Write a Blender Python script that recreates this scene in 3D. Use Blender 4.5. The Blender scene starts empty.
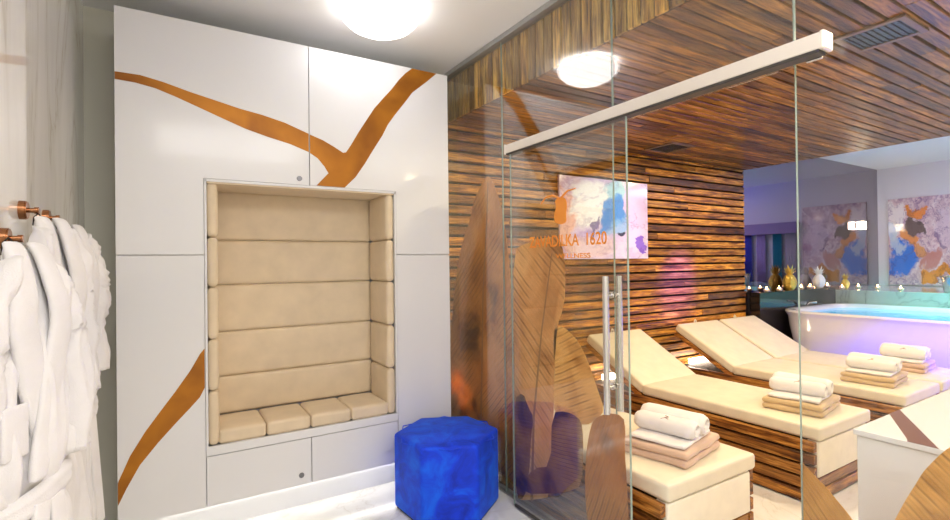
import bpy, bmesh, math, random
from mathutils import Vector, Matrix, noise
from mathutils.geometry import tessellate_polygon
PI = math.pi
R = math.radians
sc = bpy.context.scene
C = sc.collection

# ------------------------------------------------------------------ materials
def newmat(name):
    m = bpy.data.materials.new(name); m.use_nodes = True
    nt = m.node_tree; b = nt.nodes['Principled BSDF']
    return m, nt, b
def setp(b, **k):
    for kk, v in k.items():
        n = kk.replace('_', ' ')
        if n in b.inputs: b.inputs[n].default_value = v
def plain(name, col, rough=.5, metal=0., **k):
    m, nt, b = newmat(name)
    b.inputs['Base Color'].default_value = (*col, 1); b.inputs['Roughness'].default_value = rough; b.inputs['Metallic'].default_value = metal
    setp(b, **k); return m
def N(nt, t, **k):
    n = nt.nodes.new(t)
    for a, v in k.items(): setattr(n, a, v)
    return n
def coords(nt, scale=(1,1,1), rot=(0,0,0), kind='Object'):
    tc = N(nt, 'ShaderNodeTexCoord'); mp = N(nt, 'ShaderNodeMapping')
    nt.links.new(tc.outputs[kind], mp.inputs[0]); mp.inputs['Scale'].default_value = scale; mp.inputs['Rotation'].default_value = rot
    return mp.outputs[0]
def ramp(nt, fac, stops):
    r = N(nt, 'ShaderNodeValToRGB'); nt.links.new(fac, r.inputs[0])
    e = r.color_ramp.elements
    while len(e) > 1: e.remove(e[-1])
    e[0].position = stops[0][0]; e[0].color = (*stops[0][1], 1)
    for p, c in stops[1:]:
        x = e.new(p); x.color = (*c, 1)
    return r.outputs[0]
def noise_n(nt, vec, scale=5, detail=4, rough=.5, dist=0.):
    n = N(nt, 'ShaderNodeTexNoise'); nt.links.new(vec, n.inputs['Vector'])
    n.inputs['Scale'].default_value = scale; n.inputs['Detail'].default_value = detail; n.inputs['Roughness'].default_value = rough; n.inputs['Distortion'].default_value = dist
    return n.outputs['Fac']
def bump(nt, b, h, strength=.3, dist=.01):
    n = N(nt, 'ShaderNodeBump'); n.inputs['Strength'].default_value = strength; n.inputs['Distance'].default_value = dist
    nt.links.new(h, n.inputs['Height']); nt.links.new(n.outputs[0], b.inputs['Normal'])
def mixc(nt, fac, a, b, mode='MIX'):
    n = N(nt, 'ShaderNodeMix'); n.data_type = 'RGBA'; n.blend_type = mode
    if isinstance(fac, float): n.inputs[0].default_value = fac
    else: nt.links.new(fac, n.inputs[0])
    for s, v in ((6, a), (7, b)):
        if isinstance(v, tuple): n.inputs[s].default_value = (*v, 1)
        else: nt.links.new(v, n.inputs[s])
    return n.outputs[2]

def wood(name, axis, dark=(.07,.018,.003), mid=(.40,.16,.018), light=(.80,.41,.06), rough=.40, coat=.08):
    # grain streaks stretched along one axis, every board (mesh island) its own tone
    m, nt, b = newmat(name)
    geo = N(nt, 'ShaderNodeNewGeometry'); tc = N(nt, 'ShaderNodeTexCoord')
    add = N(nt, 'ShaderNodeVectorMath', operation='ADD'); mul = N(nt, 'ShaderNodeMath', operation='MULTIPLY'); mul.inputs[1].default_value = 37.
    nt.links.new(geo.outputs['Random Per Island'], mul.inputs[0])
    cmb = N(nt, 'ShaderNodeCombineXYZ')
    for i in range(3): nt.links.new(mul.outputs[0], cmb.inputs[i])
    nt.links.new(tc.outputs['Object'], add.inputs[0]); nt.links.new(cmb.outputs[0], add.inputs[1])
    mp = N(nt, 'ShaderNodeMapping'); nt.links.new(add.outputs[0], mp.inputs[0])
    s = [1, 1, 1]; s = [14, 14, 14]; s['XYZ'.index(axis)] = .9
    mp.inputs['Scale'].default_value = s
    f1 = noise_n(nt, mp.outputs[0], 2.2, 6, .62, .9)
    f2 = noise_n(nt, mp.outputs[0], 7., 3, .6, .3)
    mp2 = N(nt, 'ShaderNodeMapping'); nt.links.new(add.outputs[0], mp2.inputs[0]); s2 = [5, 5, 5]; s2['XYZ'.index(axis)] = 1.6
    mp2.inputs['Scale'].default_value = s2
    blot = noise_n(nt, mp2.outputs[0], 1.3, 3, .6, .4)
    c = ramp(nt, f1, [(.34, dark), (.46, mid), (.60, light), (.74, mid)])
    c2 = ramp(nt, f2, [(.38, (.35,.3,.26)), (.55, (1,1,1))])
    c = mixc(nt, .75, c, c2, 'MULTIPLY')
    tone = ramp(nt, geo.outputs['Random Per Island'], [(0, (.38,.32,.27)), (.5, (.92,.90,.88)), (1, (1.35,1.28,1.1))])
    c = mixc(nt, 1., c, tone, 'MULTIPLY')
    bl = ramp(nt, blot, [(.36, (.38,.28,.22)), (.52, (1,1,1))])
    c = mixc(nt, .8, c, bl, 'MULTIPLY')
    nt.links.new(c, b.inputs['Base Color'])
    b.inputs['Roughness'].default_value = rough
    setp(b, Coat_Weight=coat, Coat_Roughness=.18, Specular_IOR_Level=.32)
    bump(nt, b, f1, .25, .004)
    return m

def marble(name, base=(.84,.83,.80), vein=(.42,.38,.30), scale=1.2, rough=.08, rot=(0,0,0), stretch=(1,1,1), amt=.8):
    m, nt, b = newmat(name)
    v = coords(nt, stretch, rot)
    w = N(nt, 'ShaderNodeTexNoise'); nt.links.new(v, w.inputs['Vector']); w.inputs['Scale'].default_value = scale; w.inputs['Detail'].default_value = 7; w.inputs['Roughness'].default_value = .55; w.inputs['Distortion'].default_value = 1.2
    f = ramp(nt, w.outputs['Fac'], [(.455, (0,0,0)), (.492, (.35,.35,.35)), (.5, (1,1,1)), (.508, (.3,.3,.3)), (.56, (0,0,0))])
    cl = noise_n(nt, v, scale*2.3, 5, .6, .5)
    cc = ramp(nt, cl, [(.35, tuple(x*.90 for x in base)), (.65, base)])
    mm = N(nt, 'ShaderNodeMath', operation='MULTIPLY'); nt.links.new(f, mm.inputs[0]); mm.inputs[1].default_value = amt
    c = mixc(nt, mm.outputs[0], cc, vein)
    nt.links.new(c, b.inputs['Base Color']); b.inputs['Roughness'].default_value = rough
    return m

def cloth(name, col, rough=.85, sc_=400, st=.25, sheen=.3, low=.0):
    m, nt, b = newmat(name)
    v = coords(nt)
    f = noise_n(nt, v, sc_, 2, .6)
    g = noise_n(nt, v, 9, 3, .5)
    c = ramp(nt, g, [(.3, tuple(x*(.9-low) for x in col)), (.7, col)])
    nt.links.new(c, b.inputs['Base Color']); b.inputs['Roughness'].default_value = rough
    setp(b, Sheen_Weight=sheen)
    bump(nt, b, f, st, .002)
    return m

def glassmat(name, tint=(.93,.965,.95), boost=1.0):
    # architectural glass: clear transmission plus fresnel reflection on each face
    m = bpy.data.materials.new(name); m.use_nodes = True; nt = m.node_tree; nt.nodes.clear()
    out = N(nt, 'ShaderNodeOutputMaterial'); mx = N(nt, 'ShaderNodeMixShader')
    tr = N(nt, 'ShaderNodeBsdfTransparent'); tr.inputs[0].default_value = (*tint, 1)
    gl = N(nt, 'ShaderNodeBsdfGlossy'); gl.inputs['Roughness'].default_value = 0.0
    fr = N(nt, 'ShaderNodeFresnel'); geo = N(nt, 'ShaderNodeNewGeometry'); ior = N(nt, 'ShaderNodeMapRange')   # same reflectance on entry and exit
    nt.links.new(geo.outputs['Backfacing'], ior.inputs[0]); ior.inputs[3].default_value = 1.52; ior.inputs[4].default_value = 1/1.52; nt.links.new(ior.outputs[0], fr.inputs['IOR'])
    mu = N(nt, 'ShaderNodeMath', operation='MULTIPLY'); mu.inputs[1].default_value = boost; mu.use_clamp = True
    nt.links.new(fr.outputs[0], mu.inputs[0]); nt.links.new(mu.outputs[0], mx.inputs[0])
    nt.links.new(tr.outputs[0], mx.inputs[1]); nt.links.new(gl.outputs[0], mx.inputs[2]); nt.links.new(mx.outputs[0], out.inputs[0])
    return m

def emis(name, col, s):
    m, nt, b = newmat(name); b.inputs['Base Color'].default_value = (*col, 1)
    b.inputs['Emission Color'].default_value = (*col, 1); b.inputs['Emission Strength'].default_value = s
    return m

def leafmat(name, a, b_, c_, rot, trans=.25, freq=26):
    # dried palm leaf: soft colour drift, fine parallel veins running off the midrib
    m = bpy.data.materials.new(name); m.use_nodes = True; nt = m.node_tree
    b = nt.nodes['Principled BSDF']; out = nt.nodes['Material Output']
    v = coords(nt, (1,1,1), (rot, 0, 0))
    nz = N(nt, 'ShaderNodeTexWave'); nz.wave_type = 'BANDS'; nz.bands_direction = 'Z'; nt.links.new(v, nz.inputs['Vector'])
    nz.inputs['Scale'].default_value = freq/6.283*1.6; nz.inputs['Distortion'].default_value = 1.6; nz.inputs['Detail'].default_value = 2; nz.inputs['Detail Scale'].default_value = .6
    big = noise_n(nt, v, 2.6, 3, .55, .8)
    base = ramp(nt, big, [(.34, a), (.46, b_), (.62, c_)])
    msk = noise_n(nt, v, 3.7, 2, .5, .4)
    mk = N(nt, 'ShaderNodeMapRange'); nt.links.new(msk, mk.inputs[0]); mk.inputs[1].default_value = .42; mk.inputs[2].default_value = .6; mk.inputs[4].default_value = .75
    vein = ramp(nt, nz.outputs['Fac'], [(0, (.40,.30,.24)), (.22, (1,1,1)), (.8, (1,1,1)), (1, (.85,.8,.75))])
    col = mixc(nt, mk.outputs[0], base, mixc(nt, 1., base, vein, 'MULTIPLY'))
    fine = N(nt, 'ShaderNodeMapping'); nt.links.new(v, fine.inputs[0]); fine.inputs['Scale'].default_value = (1, 3, 60)
    col = mixc(nt, .35, col, ramp(nt, noise_n(nt, fine.outputs[0], 3, 3, .6, .2), [(.3, (.6,.55,.5)), (.6, (1,1,1))]), 'MULTIPLY')
    nt.links.new(col, b.inputs['Base Color']); b.inputs['Roughness'].default_value = .5
    bump(nt, b, nz.outputs['Fac'], .4, .004)
    tl = N(nt, 'ShaderNodeBsdfTranslucent'); nt.links.new(col, tl.inputs[0])
    mx = N(nt, 'ShaderNodeMixShader'); mx.inputs[0].default_value = trans
    nt.links.new(b.outputs[0], mx.inputs[1]); nt.links.new(tl.outputs[0], mx.inputs[2]); nt.links.new(mx.outputs[0], out.inputs[0])
    return m

def artmat(name, stops, scale, rot=(0,0,0), seed=0., dark=(.05,.03,.12)):
    m, nt, b = newmat(name)
    tc = N(nt, 'ShaderNodeTexCoord'); mp = N(nt, 'ShaderNodeMapping'); nt.links.new(tc.outputs['Generated'], mp.inputs[0])
    mp.inputs['Location'].default_value = (seed, seed, seed)
    w = noise_n(nt, mp.outputs[0], scale, 5, .6, 1.6)
    # large layout gradient plus swirling noise
    sp = N(nt, 'ShaderNodeSeparateXYZ'); nt.links.new(tc.outputs['Generated'], sp.inputs[0])
    return m, nt, b, w, sp, mp, tc

M = {}
M['lacquer'] = plain('white_lacquer', (.80,.81,.84), .28, Coat_Weight=.4, Coat_Roughness=.1)
M['lacquer2'] = plain('white_lacquer_desk', (.84,.85,.86), .25, Coat_Weight=.4, Coat_Roughness=.1)
M['dark'] = plain('dark_gap', (.02,.015,.012), .8)
def inlay():
    m, nt, b = newmat('copper_inlay')
    f = noise_n(nt, coords(nt), 3.5, 3, .5, .3)
    nt.links.new(ramp(nt, f, [(.32, (.26,.085,.006)), (.6, (.46,.17,.010)), (.78, (.54,.22,.02))]), b.inputs['Base Color'])
    b.inputs['Roughness'].default_value = .36; b.inputs['Metallic'].default_value = .45
    return m
M['copper'] = inlay()
M['rose'] = plain('rose_gold_inlay', (.22,.085,.05), .35, .4)
M['steel'] = plain('brushed_steel', (.72,.72,.72), .22, 1.)
M['lock'] = plain('lock_metal', (.25,.25,.27), .35, .8)
M['bronze'] = plain('bronze_hook', (.42,.19,.09), .22, 1.)
M['rail'] = plain('rail_champagne', (.80,.74,.67), .35, .25)
M['groove'] = plain('rail_groove', (.05,.045,.04), .5)
M['grey'] = plain('grey_channel', (.42,.42,.42), .4, .6)
M['ceil'] = plain('painted_ceiling', (.93,.93,.93), .7)
M['wallp'] = plain('painted_wall', (.74,.73,.64), .6)
M['lilacwall'] = plain('painted_alcove_wall', (.80,.77,.82), .6)
M['marblewall'] = marble('marble_wall', (.90,.89,.85), (.50,.44,.32), .8, .05, stretch=(1.5,2.0,.45), amt=.55)
M['floor'] = marble('marble_floor', (.86,.86,.85), (.60,.56,.50), 1.1, .12, rot=(0,0,.6), stretch=(1,1.6,1), amt=.5)
M['ledge'] = marble('marble_ledge', (.50,.55,.53), (.16,.18,.17), 1.6, .12, amt=.7)
M['slat'] = wood('burnt_wood_wall', 'X')
M['ceilwood'] = wood('burnt_wood_ceiling', 'X', dark=(.07,.022,.006), mid=(.27,.118,.016), light=(.56,.28,.045), rough=.32)
M['soffit'] = wood('burnt_wood_soffit', 'Z', dark=(.16,.06,.010), mid=(.72,.41,.07), light=(1.,.70,.20))
M['bedwood'] = wood('burnt_wood_lounger', 'Y', dark=(.08,.02,.004), mid=(.40,.15,.025), light=(.74,.36,.08))
M['bedwoodx'] = wood('burnt_wood_lounger_end', 'X', dark=(.10,.03,.006), mid=(.48,.20,.035), light=(.80,.42,.10))
M['cream'] = cloth('cream_upholstery', (.80,.66,.47), .55, 600, .12, .1)
M['cushion'] = cloth('cream_leatherette', (.80,.73,.58), .5, 500, .1, .1)
M['panel'] = cloth('cream_panel', (.88,.82,.68), .55, 500, .08, .1)
M['terry'] = cloth('white_terry', (.84,.825,.835), .95, 260, .7, .5, -.02)
M['tan'] = cloth('tan_terry', (.62,.46,.26), .95, 260, .7, .4)
M['pink'] = cloth('beige_pink_terry', (.66,.47,.36), .95, 260, .7, .4)
def velvet():
    m, nt, b = newmat('blue_velvet')
    v = coords(nt); f = noise_n(nt, v, 7, 4, .6, .8); g = noise_n(nt, v, 500, 1, .5)
    nt.links.new(ramp(nt, f, [(.30, (.0,.02,.50)), (.5, (.0,.05,.85)), (.68, (.0,.13,1.0))]), b.inputs['Base Color'])
    b.inputs['Roughness'].default_value = .75; setp(b, Sheen_Weight=.6, Sheen_Roughness=.4, Sheen_Tint=(.1,.3,1,1))
    bump(nt, b, g, .3, .002); return m
M['velvet'] = velvet()
M['glass'] = glassmat('clear_glass', (.975,.98,.975), 1.1)
M['glass2'] = glassmat('coated_glass', (.97,.98,.97), 1.8)
M['doorglass'] = glassmat('door_glass', (.965,.975,.965), 1.35)
M['edge'] = plain('glass_edge', (.30,.38,.34), .15)
M['orange'] = plain('orange_film', (.85,.30,.04), .5)
M['acrylic'] = plain('tub_acrylic', (.86,.85,.88), .12, Coat_Weight=.5)
M['blackgl'] = plain('black_glass', (.012,.010,.012), .06)
M['mirror'] = plain('smoked_mirror', (.27,.24,.31), .03, 1.)
M['lampglass'] = emis('opal_lamp', (1,.97,.95), 5.5)
M['flame'] = emis('flame', (1,.55,.2), 40)
M['wax'] = plain('candle_cup', (.75,.6,.5), .3)
M['gold'] = plain('gold_glaze', (.75,.55,.12), .3, .7)
M['whitegl'] = plain('white_glaze', (.9,.9,.88), .3)
M['underlight'] = emis('warm_led', (1,.80,.62), 22)
M['vent'] = plain('vent_dark', (.06,.055,.05), .25, .3)
M['ventframe'] = plain('vent_frame', (.20,.13,.08), .4)
M['leaf1'] = leafmat('leaf_brown', (.20,.07,.015), (.62,.30,.07), (.80,.46,.14), .75, .4, 34)
M['leaf2'] = leafmat('leaf_pale', (.60,.30,.09), (.86,.54,.22), (.95,.68,.34), -.7, .5, 24)
M['leaf3'] = leafmat('leaf_yellow', (.60,.28,.05), (.95,.66,.25), (1.,.82,.42), .45, .55, 34)
M['leaf4'] = leafmat('leaf_orange', (.36,.13,.015), (.62,.26,.03), (.72,.34,.06), 1.2, .45, 40)
M['leafd'] = leafmat('leaf_dark', (.10,.035,.008), (.34,.15,.04), (.52,.27,.09), .15, .3, 60)
M['leaf5'] = leafmat('leaf_gold', (.30,.13,.02), (.66,.36,.07), (.78,.48,.12), -.9, .45, 46)
M['leaf6'] = leafmat('leaf_gold_wide', (.55,.29,.06), (.86,.54,.15), (.95,.68,.26), -.75, .45, 40)

# ------------------------------------------------------------------ mesh helpers
def BM(): return bmesh.new()
def add_box(bm, x0, x1, y0, y1, z0, z1, bev=0., seg=2, mat=None):
    t = bmesh.new()
    bmesh.ops.create_cube(t, size=1)
    for v in t.verts: v.co = Vector(((x0+x1)/2+v.co.x*(x1-x0), (y0+y1)/2+v.co.y*(y1-y0), (z0+z1)/2+v.co.z*(z1-z0)))
    if bev > 0:
        bev = min(bev, .49*min(x1-x0, y1-y0, z1-z0))
        bmesh.ops.bevel(t, geom=t.edges[:], offset=bev, segments=seg, profile=.5, affect='EDGES')
    if mat is not None: bmesh.ops.transform(t, matrix=mat, verts=t.verts)
    merge(bm, t)
def merge(bm, t):
    me = bpy.data.meshes.new('tmp'); t.to_mesh(me); t.free(); bm.from_mesh(me); bpy.data.meshes.remove(me)
def add_puff(bm, x0, x1, y0, y1, z0, z1, bulge, axis, bev=.015, n=14):
    # soft cushion: rounded box whose two large faces swell along one axis
    t = bmesh.new(); bmesh.ops.create_cube(t, size=1)
    bmesh.ops.subdivide_edges(t, edges=t.edges[:], cuts=n, use_grid_fill=True)
    half = Vector(((x1-x0)/2, (y1-y0)/2, (z1-z0)/2)); c = Vector(((x0+x1)/2, (y0+y1)/2, (z0+z1)/2))
    r = min(bev, min(half)*.98)
    ot = [i for i in range(3) if i != axis]
    for v in t.verts:
        p = [max(-1, min(1, a*2)) for a in v.co]
        w_ = [math.copysign(1-(1-abs(a))**1.9, a) for a in p]
        P = Vector((w_[i]*half[i] for i in range(3)))
        Q = Vector((max(-(half[i]-r), min(half[i]-r, P[i])) for i in range(3)))
        d = P-Q
        if d.length > 1e-9:
            P = Q+d.normalized()*r
        e = (1-abs(w_[ot[0]])**3)*(1-abs(w_[ot[1]])**3)
        P[axis] += bulge*e*w_[axis]
        v.co = c+P
    merge(bm, t)
def add_cyl(bm, p0, p1, r0, r1=None, n=24, caps=True):
    r1 = r0 if r1 is None else r1
    p0 = Vector(p0); p1 = Vector(p1); d = p1-p0
    t = bmesh.new(); bmesh.ops.create_cone(t, cap_ends=caps, segments=n, radius1=r0, radius2=r1, depth=d.length)
    q = Vector((0,0,1)).rotation_difference(d.normalized())
    bmesh.ops.transform(t, matrix=Matrix.Translation((p0+p1)/2) @ q.to_matrix().to_4x4(), verts=t.verts)
    merge(bm, t)
def add_lathe(bm, prof, c=(0,0,0), n=40):
    rings = []
    for r, z in prof:
        if r < 1e-5: rings.append([bm.verts.new((c[0], c[1], c[2]+z))])
        else: rings.append([bm.verts.new((c[0]+r*math.cos(2*PI*i/n), c[1]+r*math.sin(2*PI*i/n), c[2]+z)) for i in range(n)])
    for a, b in zip(rings, rings[1:]):
        for i in range(n):
            j = (i+1) % n
            f = [a[i % len(a)], a[j % len(a)], b[j % len(b)], b[i % len(b)]]
            u = []
            for v in f:
                if v not in u: u.append(v)
            if len(u) > 2: bm.faces.new(u)
def add_prism(bm, pts, plane, a, b):
    # polygon given in a plane ('xz' on y, 'yz' on x, 'xy' on z) extruded from a to b
    def P(p, h):
        return {'xz': (p[0], h, p[1]), 'yz': (h, p[0], p[1]), 'xy': (p[0], p[1], h)}[plane]
    lo = [bm.verts.new(P(p, a)) for p in pts]; hi = [bm.verts.new(P(p, b)) for p in pts]
    n = len(pts)
    for t3 in tessellate_polygon([[Vector((p[0], p[1], 0)) for p in pts]]):
        bm.faces.new([lo[i] for i in t3]); bm.faces.new([hi[i] for i in reversed(t3)])
    for i in range(n): bm.faces.new((lo[i], lo[(i+1) % n], hi[(i+1) % n], hi[i]))
def add_tube(bm, pts, r, n=10):
    rr = r if isinstance(r, (list, tuple)) else [r]*len(pts)
    pts = [Vector(p) for p in pts]; rings = []
    up = Vector((0,0,1))
    for i, p in enumerate(pts):
        d = (pts[min(i+1, len(pts)-1)]-pts[max(i-1, 0)]).normalized()
        s = d.cross(up); s = s.normalized() if s.length > 1e-3 else Vector((1,0,0))
        u = s.cross(d).normalized()
        rings.append([bm.verts.new(p+(s*math.cos(2*PI*k/n)+u*math.sin(2*PI*k/n))*rr[i]) for k in range(n)])
    for a, b in zip(rings, rings[1:]):
        for k in range(n): bm.faces.new((a[k], a[(k+1) % n], b[(k+1) % n], b[k]))
    bm.faces.new(rings[0][::-1]); bm.faces.new(rings[-1])
def obj(name, bm, mat, parent=None, smooth=False, sub=0, ang=None):
    bmesh.ops.recalc_face_normals(bm, faces=bm.faces[:])
    me = bpy.data.meshes.new(name); bm.to_mesh(me); bm.free()
    if smooth or ang:
        me.polygons.foreach_set('use_smooth', [True]*len(me.polygons))
        if ang: me.set_sharp_from_angle(angle=R(ang))
    o = bpy.data.objects.new(name, me); C.objects.link(o); me.materials.append(mat)
    if parent: o.parent = parent
    if sub:
        s = o.modifiers.new('sub', 'SUBSURF'); s.levels = s.render_levels = sub
    return o
def tag(o, label=None, cat=None, group=None, kind=None):
    if label: o['label'] = label
    if cat: o['category'] = cat
    if group: o['group'] = group
    if kind: o['kind'] = kind
    return o
def thing(name, label, cat, loc=(0,0,0), group=None):
    o = bpy.data.objects.new(name, None); C.objects.link(o); o.location = loc; o.empty_display_size = .1
    return tag(o, label, cat, group)
def struct(name, label=None):
    o = bpy.data.objects.new(name, None); C.objects.link(o); o.empty_display_size = .1
    return tag(o, label, None, None, 'structure')
def sobj(name, bm, mat, label=None, **k):
    return tag(obj(name, bm, mat, **k), label, None, None, 'structure')
def dup(root, loc, label, group=None):
    r = root.copy(); C.objects.link(r); r.location = loc; r['label'] = label
    if group: r['group'] = group
    for ch in list(root.children):
        c = ch.copy(); C.objects.link(c); c.parent = r
        for g in ch.children:
            d = g.copy(); C.objects.link(d); d.parent = c
    return r

# ------------------------------------------------------------------ room numbers (metres)
ZC, ZS = 2.974, 2.62          # painted ceiling, wooden ceiling of the spa
YW = 3.52                      # back wall
XL, XG, XE, XA = -.40, 1.862, 6.12, 10.07   # marble wall, glass, end of slats, art wall
YB = -1.9                      # wall behind the camera

# ------------------------------------------------------------------ setting
bm = BM(); add_box(bm, XL-.1, XA+.1, YB-.1, YW+.1, -.06, 0); sobj('floor', bm, M['floor'], 'polished white marble floor with soft grey veins')
bm = BM(); add_box(bm, XL-.1, XA+.1, YB-.1, YW+.1, ZC, ZC+.06); sobj('ceiling', bm, M['ceil'], 'smooth white painted ceiling')
bm = BM(); add_box(bm, XL-.06, XL, YB, YW, 0, ZC); sobj('wall_left', bm, M['marblewall'], 'polished veined marble wall with robe hooks')
bm = BM(); add_box(bm, XL, 1.9, YW, YW+.06, 0, ZC); sobj('wall_back', bm, M['wallp'], 'plain beige green painted wall behind the wardrobe')
bm = BM(); add_box(bm, XL-.06, XA+.06, YB-.06, YB, 0, ZC); sobj('wall_front', bm, M['wallp'])
bm = BM(); add_box(bm, XA, XA+.06, YB, YW, 0, ZC); sobj('wall_right', bm, M['lilacwall'], 'pale wall carrying the large colourful painting')

# slatted wall: horizontal burnt boards on a dark backing
random.seed(4)
w = struct('wall_slatted', 'wall of horizontal burnt wood boards with dark gaps')
bm = BM(); add_box(bm, 1.9, XE, YW+.03, YW+.06, 0, ZC); obj('backing', bm, M['dark'], w)
bm = BM(); pitch = .0862; z = .008
while z+.07 < ZS+.06:
    xs = [1.9]; x = 1.9+random.uniform(.5, 2.6)
    while x < XE-.5: xs.append(x); x += random.uniform(1.6, 2.8)
    xs.append(XE)
    for a, b in zip(xs, xs[1:]):
        dy = random.uniform(-.004, .004)
        add_box(bm, a+.0008, b-.0008, YW-.014+dy, YW+.03, z, min(z+pitch-.021, ZS), .003, 1)
    z += pitch
obj('boards', bm, M['slat'], w)

# wooden ceiling: boards along X
w = struct('ceiling_wooden', 'ceiling of dark varnished boards over the loungers')
bm = BM(); add_box(bm, XG+.04, XE, YB, YW+.03, ZS+.035, ZS+.06); obj('backing', bm, M['dark'], w)
bm = BM(); pitch = .084; y = YB+.01
while y < YW+.02:
    xs = [XG+.055]; x = XG+random.uniform(.6, 2.4)
    while x < XE-.5: xs.append(x); x += random.uniform(1.3, 2.6)
    xs.append(XE)
    for a, b in zip(xs, xs[1:]):
        dz = random.uniform(-.003, .003)
        add_box(bm, a+.0008, b-.0008, y, min(y+pitch-.013, YW), ZS+dz, ZS+.035, .003, 1)
    y += pitch
obj('boards', bm, M['ceilwood'], w)
# fascia over the alcove edge
bm = BM(); add_box(bm, XE, XE+.02, YB, YW, ZS, ZS+.16, .003, 1); sobj('trim_1', bm, M['ceilwood'])

# soffit of short upright boards above the glass
w = struct('soffit', 'band of upright golden boards under the white ceiling')
bm = BM(); add_box(bm, XG+.045, XG+.06, YB, YW, ZS, ZC); obj('backing', bm, M['dark'], w)
bm = BM(); y = YW-.075; 
while y > YB:
    add_box(bm, XG+.028+random.uniform(-.002, .002), XG+.046, y, y+.066, ZS-.006, ZC-.03, .003, 1); y -= .078
obj('boards', bm, M['soffit'], w)
bm = BM(); add_box(bm, XG-.03, XG+.03, YB, YW, ZC-.035, ZC-.001, .003, 1); sobj('trim_2', bm, M['grey'], 'slim grey channel along the top of the glass')
bm = BM(); add_box(bm, XG-.012, XG+.012, .881, YW-.01, 0, .012); 
t_ = sobj('trim_3', bm, M['grey'], 'low metal channel under the fixed glass')

# fixed glass panes
def pane(name, y0, y1, z0, z1, label, x=XG, mat=None):
    bm = BM(); add_box(bm, x-.005, x+.005, y0+.0015, y1-.0015, z0, z1)
    w = tag(obj(name, bm, mat or M['glass']), label, None, None, 'structure')
    bm = BM()
    for yy in (y0+.0015, y1-.0015): add_box(bm, x-.0052, x+.0052, yy-.0007, yy+.0007, z0, z1)
    obj('polished_edge', bm, M['edge'], w)
    return w
p1 = pane('window_1', 2.662, YW-.016, .012, ZC-.03, 'fixed glass pane next to the wardrobe, covered by a tall brown leaf', mat=M['glass2'])
p2 = pane('window_2', 1.714, 2.662, .012, ZC-.03, 'fixed glass pane behind the sliding door', mat=M['glass2'])
p3 = pane('window_3', .881, 1.714, 2.17, ZC-.03, 'glass pane above the open doorway', mat=M['glass2'])
p4 = pane('window_4', YB, .881, .0, ZC-.03, 'long fixed glass pane at the right with two golden leaves')

def chaikin(p, n=2):
    for _ in range(n):
        q = []
        for i in range(len(p)):
            a = p[i]; b = p[(i+1) % len(p)]
            q += [(a[0]*.75+b[0]*.25, a[1]*.75+b[1]*.25), (a[0]*.25+b[0]*.75, a[1]*.25+b[1]*.75)]
        p = q
    return p
def leaf(pts, mat, parent, x, label, rib=None, smooth=2):
    bm = BM(); add_prism(bm, chaikin(pts, smooth), 'yz', x, x+.0022)
    o = obj('leaf_print', bm, mat, parent); o['label'] = label
    if rib:
        bm = BM(); n = len(rib)
        rr = [.004+.008*(1-i/(n-1)) for i in range(n)]
        for (a, ra), (b, rb) in zip(zip(rib, rr), zip(rib[1:], rr[1:])):
            add_prism(bm, [(a[0]-ra, a[1]), (a[0]+ra, a[1]), (b[0]+rb, b[1]), (b[0]-rb, b[1])], 'yz', x-.0004, x)
        obj('midrib', bm, M['rib'], o)
    return o
M['rib'] = plain('leaf_rib', (.40,.22,.08), .5)
leaf([(2.85,2.11),(2.941,2.047),(3.037,1.952),(3.111,1.778),(3.201,1.673),(3.297,1.448),(3.368,1.139),(3.42,.865),(3.43,.436),(3.41,.10),(3.123,.07),(2.773,.05),(2.42,.03),(2.38,.146),(2.40,.51),(2.46,.945),(2.597,1.324),(2.634,1.647),(2.697,1.88),(2.778,2.03)],
     M['leaf1'], p1, XG+.0075, 'tall brown palm leaf print on the glass', [(3.0,.1),(2.96,.7),(2.93,1.3),(2.87,1.8),(2.85,2.05)])
leaf([(.893,.80),(.866,.78),(.838,.756),(.808,.734),(.78,.705),(.752,.678),(.732,.654),(.711,.622),(.66,.5),(.62,.35),(.62,.1),(.875,.1),(.875,.5)][::1],
     M['leaf5'], p4, XG+.0075, 'dark gold leaf print beside the doorway', None, 1)
leaf([(.70,.45),(.66,.58),(.626,.7),(.596,.779),(.576,.824),(.555,.876),(.532,.913),(.51,.948),(.483,.979),(.45,1.0),(.40,1.01),(.34,.95),(.28,.8),(.25,.6),(.27,.3),(.40,.08),(.60,.08),(.69,.25)],
     M['leaf6'], p4, XG+.0075, 'broad pale gold leaf print in the right corner')

# sliding glass door
XD = 1.80
d = struct('door_1', 'sliding glass door with leaf prints, orange lettering and steel bar handles')
bm = BM(); add_box(bm, XD-.005, XD+.005, 1.577, 2.49, .012, 2.19); g = obj('glass_leaf', bm, M['doorglass'], d)
bm = BM()
for yy in (1.577, 2.49): add_box(bm, XD-.0053, XD+.0053, yy-.0012, yy+.0012, .012, 2.19)
add_box(bm, XD-.0053, XD+.0053, 1.577, 2.49, .011, .014)
obj('polished_edge', bm, M['edge'], d)
bm = BM(); add_box(bm, XD-.012, XD-.0055, 1.6, 2.47, .012, .03); obj('bottom_seal', bm, M['groove'], d)
leaf([(2.485,1.575),(2.352,1.615),(2.167,1.641),(2.058,1.635),(2.020,1.537),(2.015,1.349),(2.04,1.24),(2.084,1.156),(2.114,.905),(2.128,.626),(2.153,.191),(2.288,.12),(2.485,.036),(2.485,.54),(2.485,1.026)],
     M['leaf2'], d, XD+.0088, 'pale broad leaf print on the door', [(2.33,.1),(2.30,.6),(2.22,1.1),(2.12,1.55)], 1)
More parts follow.
